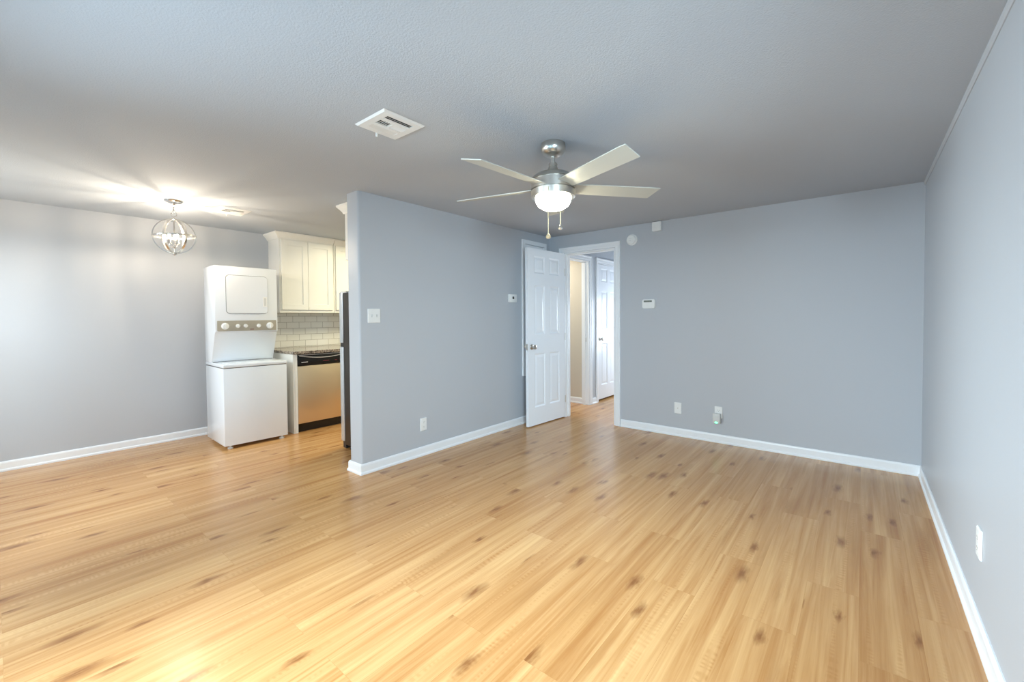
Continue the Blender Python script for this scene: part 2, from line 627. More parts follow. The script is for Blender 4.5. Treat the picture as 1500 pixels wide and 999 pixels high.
# hall behind the doorway
HY0, HY1 = 4.69, 5.38                      # first opening in the hall's left wall
GY0, GY1 = 5.645, 6.375                    # second opening (closed door)
bm = bmesh.new()
T0 = XH - 0.112
box(bm, T0, XH, YB + 0.112, HY0, 0, H)
box(bm, T0, XH, HY1, GY0, 0, H)
box(bm, T0, XH, GY1, YH, 0, H)
box(bm, T0, XH, HY0, HY1, DZ, H)
box(bm, T0, XH, GY0, GY1, DZ, H)
struct('wall_hall_left', bm, M_wall)
struct('wall_hall_right', NB(-1.95, -1.85, YB + 0.112, YH, 0, H), M_wall)
struct('wall_hall_end', NB(XL - 0.12, -1.85, YH, YH + 0.1, 0, H), M_wall)
struct('wall_bedroom', NB(XL, T0, 5.405, 5.50, 0, H), M_cream)
struct('wall_bedroom_far', NB(XL - 0.12, XL, YB + 0.112, YH, 0, H), M_cream)

# baseboards: flat board with an eased top and a shoe moulding
PROF = [(0, 0), (0.020, 0), (0.020, 0.012), (0.014, 0.020), (0.012, 0.022), (0.012, 0.068), (0.009, 0.078), (0.004, 0.083), (0, 0.083)]


def baseboard(name, face, a0, a1, axis, sgn):
    """face: wall coordinate; runs a0..a1 along axis ('x' or 'y'); sgn: which way it sticks out"""
    bm = bmesh.new()
    pr = [(face + sgn * d, z) for d, z in PROF]
    if axis == 'y':
        prism(bm, pr, a0, a1, 1)           # poly in (x,z)
    else:
        prism(bm, pr, a0, a1, 0)           # poly in (y,z)
    return struct(name, bm, M_trim)


baseboard('baseboard_left', XL, REAR, 2.06, 'y', 1)
baseboard('baseboard_right', XR, REAR, YB, 'y', -1)
baseboard('baseboard_back', YB, -2.126, XR, 'x', -1)
baseboard('baseboard_bedroom', 5.405, XL, T0, 'x', -1)
bm = bmesh.new()
prism(bm, [(XH + d, z) for d, z in PROF], 5.447, 5.58, 1)
struct('baseboard_hall', bm, M_trim)
# partition baseboard wraps the free end, mitred
bm = bmesh.new()
path = [(Vector((XP, 4.50)), Vector((1, 0))), (Vector((XP, YP0)), Vector((1, -1))), (Vector((XQ, YP0)), Vector((-1, -1))), (Vector((XQ, 2.10)), Vector((-1, 0)))]
rings = [[bm.verts.new((p.x + n.x * d, p.y + n.y * d, z)) for d, z in PROF] for p, n in path]
for a, b in zip(rings, rings[1:]):
    for k in range(len(PROF)):
        l = (k + 1) % len(PROF)
        bm.faces.new((a[k], a[l], b[l], b[k]))
bm.faces.new(rings[0])
bm.faces.new(rings[-1])
struct('baseboard_partition', bm, M_trim)
# painted bead where the right wall meets the ceiling
bm = bmesh.new()
prism(bm, [(XR, H), (XR - 0.010, H), (XR - 0.010, H - 0.016), (XR - 0.004, H - 0.026), (XR, H - 0.026)], REAR, YB, 1)
struct('trim_1', bm, M_wall)

# door casings (moulded flat stock) ---------------------------------------
CW = 0.068


def casing(name, mat4, w0, w1, top, depth_back):
    """casing round an opening w0..w1, height top, in a local (u along wall, v up, w out) frame; jamb goes back depth_back"""
    bm = bmesh.new()
    prof = [(0.005, 0), (0.005, 0.010), (0.018, 0.014), (0.045, 0.012), (0.052, 0.018), (CW, 0.018), (CW, 0)]
    # left leg, head, right leg as one mitred sweep
    loops = []
    for (u, v, du, dv) in ((w0, 0, -1, 0), (w0, top, -1, 1), (w1, top, 1, 1), (w1, 0, 1, 0)):
        loops.append([bm.verts.new(mat4 @ Vector((u + du * a, v + dv * a, o))) for a, o in prof])
    for a, b in zip(loops, loops[1:]):
        for k in range(len(prof)):
            l = (k + 1) % len(prof)
            bm.faces.new((a[k], a[l], b[l], b[k]))
    bm.faces.new(loops[0])
    bm.faces.new(loops[-1])
    # jamb lining with a stop bead

    def bx(u0, u1, v0, v1, o0, o1):
        pts = [mat4 @ Vector((u, v, o)) for u in (u0, u1) for v in (v0, v1) for o in (o0, o1)]
        V = [bm.verts.new(p) for p in pts]
        for q in ((0, 1, 3, 2), (4, 5, 7, 6), (0, 1, 5, 4), (2, 3, 7, 6), (0, 2, 6, 4), (1, 3, 7, 5)):
            bm.faces.new([V[i] for i in q])
    jt = 0.012
    bx(w0 - 0.001, w0 + jt, 0, top, -depth_back, 0.004)
    bx(w1 - jt, w1 + 0.001, 0, top, -depth_back, 0.004)
    bx(w0 + jt, w1 - jt, top - jt, top + 0.001, -depth_back, 0.004)
    s0, s1 = -depth_back * 0.75, -depth_back * 0.42
    bx(w0 + jt, w0 + jt + 0.010, 0, top - jt, s0, s1)
    bx(w1 - jt - 0.010, w1 - jt, 0, top - jt, s0, s1)
    bx(w0 + jt, w1 - jt, top - jt - 0.010, top - jt, s0, s1)
    return struct(name, bm, M_trim)


casing('trim_2', frame_mat((0, YB, 0), (1, 0, 0), (0, 0, 1)), DX0, DX1, DZ, 0.112)
hall_m = frame_mat((XH, 0, 0), (0, 1, 0), (0, 0, 1))
casing('trim_3', hall_m, HY0, HY1, DZ, 0.112)
casing('trim_4', hall_m, GY0, GY1, DZ, 0.112)
bm = NB(-0.004, 0.004, -0.018, 0.018, 0.90, 0.96, bev=0.001)
for v in bm.verts:
    v.co = Vector((-3.055 + v.co.y, HY1 - 0.0125 + v.co.x * 0.3, v.co.z))
strike = finish(bm, 'strike_plate', M_nickel, D.objects['trim_3'])
strike['label'] = 'small metal strike plate'

# six panel doors ---------------------------------------------------------
PANEL_LOOPS = [(0.004, 0.002), (0.014, 0.009), (0.020, 0.009), (0.046, 0.002)]


def six_panel(name, W, Hh, T=0.035):
    s = 0.115
    mid = 0.085
    pw = (W - 2 * s - mid) / 2
    us = [(s, s + pw), (s + pw + mid, W - s)]
    vsn = [(0.205, 0.825), (1.045, 1.61), (1.745, 1.945)]
    ops = [(u0, u1, v0, v1) for u0, u1 in us for v0, v1 in vsn]
    bm = bmesh.new()
    panel_slab(bm, Matrix.Identity(4), W, Hh, T, ops, PANEL_LOOPS)
    me_o = finish(bm, name, M_door)
    me_o['kind'] = 'structure'
    return me_o


def knob_bm(mat4):
    bm = bmesh.new()
    lathe(bm, [(0.031, 0), (0.031, 0.004), (0.026, 0.008), (0.012, 0.012), (0.011, 0.028), (0.018, 0.034), (0.026, 0.042), (0.0275, 0.050), (0.024, 0.058), (0.012, 0.063), (0, 0.064)], 24, mat4)
    return bm


# open door: hinge at the left jamb, standing nearly square to the back wall
d1 = six_panel('door_1', 0.712, 2.028)
ang = R(-90 - 3.0)
d1.matrix_world = Matrix.Translation((-2.870, YB - 0.010, 0.012)) @ Matrix.Rotation(ang, 4, 'Z') @ Matrix.Rotation(R(90), 4, 'X')
# in the leaf's own frame: u from hinge to free edge, v up, w normal
for sg, w0 in ((1, 0.035), (-1, 0.0)):
    mm = Matrix.Translation((0.712 - 0.065, 0.905, w0))
    if sg < 0:
        mm = mm @ Matrix.Rotation(PI, 4, 'X')
    k = finish(knob_bm(mm), 'door_knob', M_nickel, d1, True)
    k['label'] = 'satin nickel round knob'
finish(NB(0.7115, 0.713, 0.87, 0.94, 0.006, 0.029, bev=0.0005), 'latch_plate', M_nickel, d1)
for z in (0.22, 1.0, 1.80):
    bm = bmesh.new()
    lathe(bm, [(0.006, -0.045), (0.006, 0.045)], 12, Matrix.Translation((-0.004, z, 0.0)) @ Matrix.Rotation(R(90), 4, 'X'))
    finish(bm, 'hinge', M_nickel, d1, True)
# closed door in the hall
d2 = six_panel('door_2', GY1 - GY0 - 0.030, 2.000)
d2.matrix_world = frame_mat((XH - 0.046, GY0 + 0.015, 0.028), (0, 1, 0), (0, 0, 1))
k = finish(knob_bm(Matrix.Translation((0.06, 0.90, 0.035))), 'door_knob', M_nickel, d2, True)
k['label'] = 'satin nickel round knob'

# ------------------------------------------------------------------ stacked washer and dryer
lc = thing('stacked_washer_dryer', 'white stacked washer and dryer unit standing against the left wall', 'washer dryer', (-4.990, 1.689, 0), R(-1.5))
HWD = 0.288
bm = NB(-0.285, 0.288, -HWD, HWD, 0.032, 0.7815, bev=0.005)
finish(bm, 'washer_body', M_enamel, lc, True)
bm = NB(-0.287, 0.291, -HWD - 0.002, HWD + 0.002, 0.786, 0.820, bev=0.009, seg=3)
finish(bm, 'washer_top', M_enamel, lc, True)
bm = NB(-0.06, 0.272, -0.235, 0.235, 0.8195, 0.824, bev=0.002)
finish(bm, 'washer_lid', M_enamel, lc, True)
bm = NB(-0.280, 0.283, -HWD + 0.004, HWD - 0.004, 0.778, 0.790)
box(bm, -0.090, -0.074, -HWD + 0.012, HWD - 0.012, 0.819, 0.8245)
finish(bm, 'lid_seam', M_dark, lc)
bm = bmesh.new()
prism(bm, [(-0.285, 0.820), (-0.080, 0.820), (0.048, 1.122), (0.068, 1.130), (0.068, 1.786), (0.060, 1.793), (-0.285, 1.793)], -HWD, HWD, 1)
bmesh.ops.recalc_face_normals(bm, faces=bm.faces)
bmesh.ops.bevel(bm, geom=[e for e in bm.edges], offset=0.005, segments=2, affect='EDGES', profile=0.5)
finish(bm, 'dryer_body', M_enamel, lc, True)


def yz_plate(bm, y0, y1, z0, z1, x0, x1, r, n=6):
    pts = rrect(y1 - y0, z1 - z0, r, n, (y0 + y1) / 2, (z0 + z1) / 2)
    prism(bm, pts, x0, x1, 0)


bm = bmesh.new()
yz_plate(bm, -0.272, 0.272, 1.137, 1.243, 0.067, 0.072, 0.006)
con = finish(bm, 'control_panel', M_console, lc)
con['label'] = 'brushed beige control panel with knobs'
for y, r in ((-0.205, 0.030), (-0.092, 0.017), (-0.022, 0.017), (0.100, 0.017), (0.208, 0.030)):
    bm = bmesh.new()
    mm = Matrix.Translation((0.071, y, 1.188)) @ Matrix.Rotation(R(90), 4, 'Y')
    lathe(bm, [(r * 1.15, 0), (r * 1.15, 0.004), (r, 0.006), (r * 0.9, 0.024), (r * 0.8, 0.028), (0, 0.029)], 20, mm)
    box(bm, 0.095, 0.105, y - r * 0.16, y + r * 0.16, 1.188 - r * 0.85, 1.188 + r * 0.85, bev=0.001)
    kb = finish(bm, 'control_knob', M_plastic, con, True)
bm = bmesh.new()
box(bm, 0.0715, 0.0728, 0.018, 0.055, 1.150, 1.156, bev=0.0005)
finish(bm, 'badge', M_red, con)
# dryer door: dark reveal, then the door leaf standing proud with its cup handle
bm = bmesh.new()
yz_plate(bm, -0.193, 0.193, 1.313, 1.705, 0.0665, 0.0690, 0.034, 8)
finish(bm, 'door_reveal', M_lcd, lc)
bm = bmesh.new()
yz_plate(bm, -0.189, 0.189, 1.317, 1.701, 0.068, 0.078, 0.031, 8)
bmesh.ops.recalc_face_normals(bm, faces=bm.faces)
dd = finish(bm, 'dryer_door', M_enamel, lc, True)
bm = bmesh.new()
yz_plate(bm, 0.142, 0.182, 1.385, 1.490, 0.077, 0.084, 0.006)
hd = finish(bm, 'door_handle', M_plastic, dd)
finish(NB(0.0835, 0.0848, 0.152, 0.172, 1.397, 1.478, bev=0.0004), 'grip_recess', M_offwhite, dd)
for y in (-0.235, 0.235):
    for x in (-0.25, 0.262):
        bm = bmesh.new()
        lathe(bm, [(0.022, 0), (0.024, 0.004), (0.024, 0.014), (0.010, 0.017), (0.010, 0.034)], 16, Matrix.Translation((x, y, 0)))
        finish(bm, 'foot', M_offwhite, lc, True)

# ------------------------------------------------------------------ kitchen along the left wall
DWX = -4.780
bm = NB(XL + 0.002, -4.752, 2.062, 3.42, 0.868, 0.901, bev=0.004)
tag(finish(bm, 'countertop', M_granite), 'speckled granite countertop above the dishwasher', 'countertop')
bm = NB(XL + 0.001, XL + 0.009, 2.060, 3.42, 0.9015, 1.328)
tag(finish(bm, 'backsplash', M_tile), 'white subway tile backsplash between counter and wall cabinets', 'backsplash')
ce = thing('base_cabinet', 'narrow white base cabinet end left of the dishwasher', 'cabinet', (-5.16, 2.09, 0))
finish(NB(-0.37, 0.376, -0.018, 0.0, 0, 0.868, bev=0.001), 'end_panel', M_cab, ce)
finish(NB(0.340, 0.380, 0.0, 0.026, 0, 0.868, bev=0.001), 'face_stile', M_cab, ce)
dw = thing('dishwasher', 'stainless steel dishwasher with black control strip under the counter', 'dishwasher', (DWX - 0.30, 2.42, 0))
Y0, Y1 = -0.302, 0.300
finish(NB(-0.40, 0.262, Y0 + 0.004, Y1, 0.095, 0.864), 'tub', M_void, dw)
finish(NB(0.263, 0.300, Y0, Y1, 0.098, 0.733, bev=0.004), 'door_panel', M_steel, dw, True)
cpn = finish(NB(0.263, 0.303, Y0, Y1, 0.736, 0.862, bev=0.005), 'control_panel', M_black, dw, True)
bm = bmesh.new()
pts = []
for i in range(21):
    tt = i / 20
    pts.append((0.305 + 0.006 * math.sin(PI * tt), Y0 + 0.02 + tt * (Y1 - Y0 - 0.04), 0.847 - 0.030 * math.sin(PI * tt)))
tube(bm, pts, 0.0035, 8)
hh = finish(bm, 'handle_lip', M_grey, cpn, True)
bm = bmesh.new()
box(bm, 0.300, 0.3045, Y0 + 0.01, Y1 - 0.01, 0.853, 0.858)
finish(bm, 'edge_strip', M_grey, cpn)
for y, ww, mt_ in ((-0.225, 0.07, M_grey), (0.02, 0.07, M_red), (0.14, 0.03, M_red), (0.20, 0.03, M_red)):
    finish(NB(0.3025, 0.3038, y - ww / 2, y + ww / 2, 0.772, 0.779), 'printed_mark', mt_, cpn)
finish(NB(-0.30, 0.255, Y0 + 0.004, Y1, 0.0, 0.095), 'toe_kick', M_black, dw)

# wall cabinets with crown
SHAKER = [(0.0005, 0.008), (0.004, 0.0085)]


def crown_prof(front, z0, s=1):
    return [(front, z0), (front + s * 0.010, z0), (front + s * 0.014, z0 + 0.012), (front + s * 0.028, z0 + 0.030), (front + s * 0.048, z0 + 0.055), (front + s * 0.052, z0 + 0.060), (front + s * 0.052, H - 0.0015), (front, H - 0.0015)]


def wall_cabinet(label, y0, y1, z0, n, front, back, face, end_crown, group):
    """face: +1 cabinet faces +x, -1 faces -x; n doors"""
    t = thing('wall_cabinet', label, 'cabinet', ((front + back) / 2, (y0 + y1) / 2, z0), 0, group)
    ox, oy, oz = t.location
    fx, bx_ = front - ox, back - ox
    a, b = y0 - oy, y1 - oy
    top = H - z0 - 0.004
    finish(NB(min(fx, bx_), max(fx, bx_), a, b, 0, top, bev=0.0015), 'cabinet_body', M_cab, t)
    gap = 0.012
    st = 0.022
    W = (b - a - 2 * st - gap * 0.35 * (n - 1)) / n
    dz0, dz1 = 0.036, H - 0.085 - z0
    for k in range(n):
        u0 = a + st + k * (W + gap * 0.35)
        bm = bmesh.new()
        f = 0.062
        if face > 0:
            mm = frame_mat((fx, u0, dz0), (0, 1, 0), (0, 0, 1))
        else:
            mm = frame_mat((fx, u0 + W, dz0), (0, -1, 0), (0, 0, 1))
        hh_ = dz1 - dz0
        panel_slab(bm, mm, W, hh_, 0.019, [(f, W - f, f, hh_ - f)], SHAKER, back=False)
        finish(bm, 'cabinet_door', M_cab, t)
    # crown: front run mitred round the near end
    bm = bmesh.new()
    pr = [(0, 0), (0.010, 0), (0.014, 0.012), (0.030, 0.034), (0.050, 0.056), (0.054, 0.060), (0.054, 0.0755), (0, 0.0755)]
    zc = H - 0.078 - z0
    ring_pts = [((fx, b), (face, 0)), ((fx, a), (face, -1 if end_crown else 0))]
    if end_crown:
        ring_pts.append(((bx_ - (0.0 if face > 0 else 0.0), a), (0, -1)))
    rg = [[bm.verts.new((p[0] + d[0] * q, p[1] + d[1] * q, zc + z)) for q, z in pr] for p, d in ring_pts]
    for A, B in zip(rg, rg[1:]):
        for k in range(len(pr)):
            l = (k + 1) % len(pr)
            bm.faces.new((A[k], A[l], B[l], B[k]))
    bm.faces.new(rg[0])
    bm.faces.new(rg[-1])
    finish(bm, 'crown_moulding', M_cab, t)
    return t


G = 'white kitchen wall cabinets'
wall_cabinet('cream white two door wall cabinet right above the washer dryer side', 2.135, 2.795, 1.330, 2, -5.245, XL + 0.002, 1, True, G)
wall_cabinet('white wall cabinet partly hidden behind the refrigerator', 2.800, 3.420, 1.330, 2, -5.245, XL + 0.002, 1, False, G)
wall_cabinet('short white cabinet above the refrigerator at the partition end', 2.035, 2.860, 1.780, 2, -3.600, XQ - 0.002, -1, True, G)

# refrigerator on the kitchen side of the partition
fr = thing('refrigerator', 'dark sided refrigerator with stainless doors behind the partition', 'refrigerator', (-3.58, 2.49, 0))
finish(NB(-0.250, 0.285, -0.360, 0.360, 0.045, 1.500, bev=0.006), 'body', M_fridge, fr, True)
finish(NB(-0.320, -0.256, -0.362, 0.362, 1.022, 1.508, bev=0.008), 'freezer_door', M_steel2, fr, True)
finish(NB(-0.320, -0.256, -0.362, 0.362, 0.075, 0.985, bev=0.008), 'fridge_door', M_steel2, fr, True)
finish(NB(-0.314, -0.250, -0.355, 0.355, 0.985, 1.022), 'door_gap', M_dark, fr)
finish(NB(-0.300, -0.250, -0.350, 0.350, 0.010, 0.072), 'toe_grille', M_dark, fr)
finish(NB(-0.300, -0.20, -0.355, -0.300, 1.499, 1.516, bev=0.004), 'hinge_cap', M_offwhite, fr)
for zc, zl in ((0.85, 0.5), (1.20, 0.22)):
    bm = bmesh.new()
    tube(bm, [(-0.318, 0.30, zc - zl / 2), (-0.360, 0.30, zc - zl / 2 + 0.03), (-0.360, 0.30, zc + zl / 2 - 0.03), (-0.318, 0.30, zc + zl / 2)], 0.011)
    finish(bm, 'door_handle', M_steel2, fr, True)
for y in (-0.31, 0.31):
    for x in (-0.21, 0.24):
        bm = bmesh.new()
        lathe(bm, [(0.020, 0), (0.020, 0.012), (0.010, 0.014), (0.010, 0.047)], 14, Matrix.Translation((x, y, 0)))
        finish(bm, 'foot', M_dark, fr, True)

# ------------------------------------------------------------------ access panel behind the open door
ap = thing('access_panel', 'white framed access panel on the partition behind the open door', 'access panel', (XP, 4.205, 0.56))
bm = bmesh.new()
W2, HT = 0.245, 1.612
for a in (((-W2, -W2 + 0.050), (0, HT)), ((W2 - 0.050, W2), (0, HT)), ((-W2 + 0.05, W2 - 0.05), (0, 0.05)), ((-W2 + 0.05, W2 - 0.05), (HT - 0.05, HT))):
    box(bm, 0.001, 0.022, a[0][0], a[0][1], a[1][0], a[1][1], bev=0.003)
finish(bm, 'frame', M_trim, ap)
finish(NB(0.001, 0.010, -W2 + 0.054, W2 - 0.054, 0.054, HT - 0.054), 'panel', M_trim, ap)

# ------------------------------------------------------------------ ceiling fan
fan = thing('ceiling_fan', 'brushed nickel five blade ceiling fan with lit frosted bowl', 'ceiling fan', (-1.413, 2.113, H))
Z = lambda z: z - H
bm = bmesh.new()
lathe(bm, [(0.0, Z(H)), (0.070, Z(H)), (0.073, Z(2.245)), (0.071, Z(2.230)), (0.060, Z(2.212)), (0.040, Z(2.199)), (0.024, Z(2.195)), (0.0, Z(2.195))], 40)
finish(bm, 'canopy', M_nickel, fan, True)
bm = bmesh.new()
lathe(bm, [(0.0125, Z(2.198)), (0.0125, Z(2.125))], 20)
finish(bm, 'downrod', M_nickel, fan, True)
bm = bmesh.new()
lathe(bm, [(0.0, Z(2.158)), (0.022, Z(2.158)), (0.026, Z(2.150)), (0.026, Z(2.142)), (0.023, Z(2.140)), (0.034, Z(2.112)), (0.036, Z(2.102)), (0, Z(2.102))], 28)
finish(bm, 'coupler', M_nickel, fan, True)
bm = bmesh.new()
lathe(bm, [(0.0, Z(2.104)), (0.060, Z(2.102)), (0.100, Z(2.090)), (0.125, Z(2.070)), (0.130, Z(2.058)), (0.121, Z(2.057)), (0.121, Z(2.052)), (0.131, Z(2.050)), (0.131, Z(2.001)), (0.121, Z(2.000)), (0.121, Z(1.995)), (0.131, Z(1.993)), (0.128, Z(1.958)), (0.112, Z(1.954)), (0, Z(1.954))], 56)
finish(bm, 'motor_housing', M_nickel, fan, True, 30)
bm = bmesh.new()
lathe(bm, [(0.104, Z(1.956)), (0.105, Z(1.946)), (0.101, Z(1.930)), (0.087, Z(1.908)), (0.060, Z(1.891)), (0.030, Z(1.885)), (0, Z(1.884))], 48)
bw = finish(bm, 'light_bowl', M_bowl, fan, True)
bw['label'] = 'lit frosted glass bowl'
for k in range(5):
    a = R(-94 + 72 * k)
    bm = bmesh.new()
    # blade outline (x outwards, y across); tip cut slightly on the skew
    out = [(0.105, -0.050), (0.22, -0.056), (0.61, -0.062), (0.655, -0.058), (0.630, 0.062), (0.22, 0.056), (0.105, 0.050)]
    T_ = 0.0055
    A = [bm.verts.new((x, y, T_ / 2)) for x, y in out]
    B = [bm.verts.new((x, y, -T_ / 2)) for x, y in out]
    n = len(out)
    for i in range(n):
        j = (i + 1) % n
        bm.faces.new((A[i], A[j], B[j], B[i]))
    bm.faces.new(A)
    bm.faces.new(B)
    bmesh.ops.recalc_face_normals(bm, faces=bm.faces)
    bmesh.ops.bevel(bm, geom=[e for e in bm.edges], offset=0.0015, segments=1, affect='EDGES')
    bl = finish(bm, 'fan_blade', M_blade, fan)
    bl.matrix_local = Matrix.Translation((0, 0, Z(2.014))) @ Matrix.Rotation(a, 4, 'Z') @ Matrix.Rotation(R(-13), 4, 'X')
for (px, py, zb, lab) in ((0.0484, -0.1225, 1.717, 0), (0.0988, -0.0760, 1.767, 1)):
    bm = bmesh.new()
    z = Z(1.985)
    tube(bm, [(px, py, z), (px, py, Z(zb))], 0.0022, 6)
    zz = z
    while zz > Z(zb):
        bmesh.ops.create_icosphere(bm, subdivisions=1, radius=0.0034, matrix=Matrix.Translation((px, py, zz)))
        zz -= 0.008
    ch = finish(bm, 'pull_chain', M_chainm, fan, True)
    bm = bmesh.new()
    lathe(bm, [(0, Z(zb) + 0.006), (0.006, Z(zb) + 0.004), (0.013, Z(zb) - 0.006), (0.015, Z(zb) - 0.014), (0.011, Z(zb) - 0.021), (0, Z(zb) - 0.023)], 18, Matrix.Translation((px, py, 0)))
    finish(bm, 'pull_knob', M_chrome if lab else M_chainm, ch, True)

# ------------------------------------------------------------------ globe pendant
PX, PY, PZ, PR = -4.549, 1.009, 1.968, 0.150
pd = thing('globe_pendant_light', 'chrome orb cage pendant light with lit candle bulbs', 'pendant light', (PX, PY, H))
bm = bmesh.new()
lathe(bm, [(0, 0), (0.062, 0), (0.064, -0.004), (0.058, -0.012), (0.036, -0.022), (0.014, -0.028), (0.010, -0.036), (0, -0.037)], 40)
finish(bm, 'canopy', M_chrome, pd, True)
bm = bmesh.new()
zc = -0.044
k = 0
while zc > -0.095:
    pts = []
    for i in range(16):
        t_ = 2 * PI * i / 16
        u_, v_ = 0.009 * math.cos(t_), 0.016 * math.sin(t_)
        pts.append((u_, 0, zc + v_) if k % 2 else (0, u_, zc + v_))
    tube(bm, pts, 0.0024, 6, True)
    zc -= 0.025
    k += 1
finish(bm, 'chain', M_chrome, pd, True)
zl = zc + 0.002
bm = bmesh.new()
tube(bm, [(0.018 * math.cos(2 * PI * i / 24), 0.020 * math.cos(2 * PI * i / 24) * 0.8, zl + 0.020 * math.sin(2 * PI * i / 24)) for i in range(24)], 0.003, 8, True)
finish(bm, 'loop', M_chrome, pd, True)
CZ = PZ - H


def ribbon(bm, rad, width, th, mat4, n=72):
    rings = []
    for i in range(n):
        a = 2 * PI * i / n
        ring = []
        for r_, w_ in ((rad, -width / 2), (rad, width / 2), (rad - th, width / 2), (rad - th, -width / 2)):
            ring.append(bm.verts.new(mat4 @ Vector((r_ * math.cos(a), w_, r_ * math.sin(a)))))
        rings.append(ring)
    for i in range(n):
        A, B = rings[i], rings[(i + 1) % n]
        for q in range(4):
            s_ = (q + 1) % 4
            bm.faces.new((A[q], A[s_], B[s_], B[q]))


for q in range(3):
    bm = bmesh.new()
    ribbon(bm, PR - 0.001 * q, 0.016, 0.0080, Matrix.Translation((0, 0, CZ)) @ Matrix.Rotation(R(20 + 60 * q), 4, 'Z'))
    finish(bm, 'meridian_band', M_band, pd, True)
bm = bmesh.new()
ribbon(bm, PR + 0.004, 0.012, 0.003, Matrix.Translation((0, 0, CZ)) @ Matrix.Rotation(R(3), 4, 'X') @ Matrix.Rotation(R(90), 4, 'X'))
eq = finish(bm, 'equator_band', M_band, pd, True)
for q in range(2):
    bm = bmesh.new()
    mm = Matrix.Rotation(R(39 + 180 * q), 4, 'Z') @ Matrix.Translation((PR + 0.003, 0, 0)) @ Matrix.Rotation(R(90), 4, 'Y')
    lathe(bm, [(0.005, 0), (0.006, 0.004), (0.003, 0.012), (0, 0.016)], 10, Matrix.Translation((0, 0, CZ)) @ mm)
    finish(bm, 'end_screw', M_band, eq, True)
bm = bmesh.new()
lathe(bm, [(0, CZ + PR + 0.016), (0.006, CZ + PR + 0.014), (0.010, CZ + PR), (0.010, CZ + PR - 0.010), (0.005, CZ + PR - 0.014), (0.005, CZ - 0.075), (0.016, CZ - 0.080), (0.018, CZ - 0.092), (0.008, CZ - 0.100), (0.005, CZ - 0.105), (0.005, CZ - PR + 0.004), (0.015, CZ - PR + 0.002), (0.017, CZ - PR - 0.006), (0.008, CZ - PR - 0.012), (0, CZ - PR - 0.016)], 20)
finish(bm, 'stem', M_chrome, pd, True)
for q in range(3):
    a = R(25 + 120 * q)
    ca, sa = math.cos(a), math.sin(a)
    bm = bmesh.new()
    pts = [(r_ * ca, r_ * sa, CZ + z_) for r_, z_ in ((0.010, -0.088), (0.016, -0.094), (0.026, -0.092), (0.032, -0.082), (0.034, -0.066))]
    tube(bm, pts, 0.004, 8)
    lathe(bm, [(0.006, -0.068), (0.018, -0.064), (0.018, -0.060), (0.011, -0.058), (0.011, -0.020), (0, -0.019)], 16, Matrix.Translation((0.034 * ca, 0.034 * sa, CZ)))
    arm = finish(bm, 'candle_arm', M_chrome, pd, True)
    bm = bmesh.new()
    lathe(bm, [(0.005, -0.020), (0.0075, -0.012), (0.0085, -0.003), (0.006, 0.006), (0.002, 0.012), (0, 0.013)], 16, Matrix.Translation((0.034 * ca, 0.034 * sa, CZ)))
    bu = finish(bm, 'bulb', M_bulb, arm, True)
    bu['label'] = 'lit candle bulb'


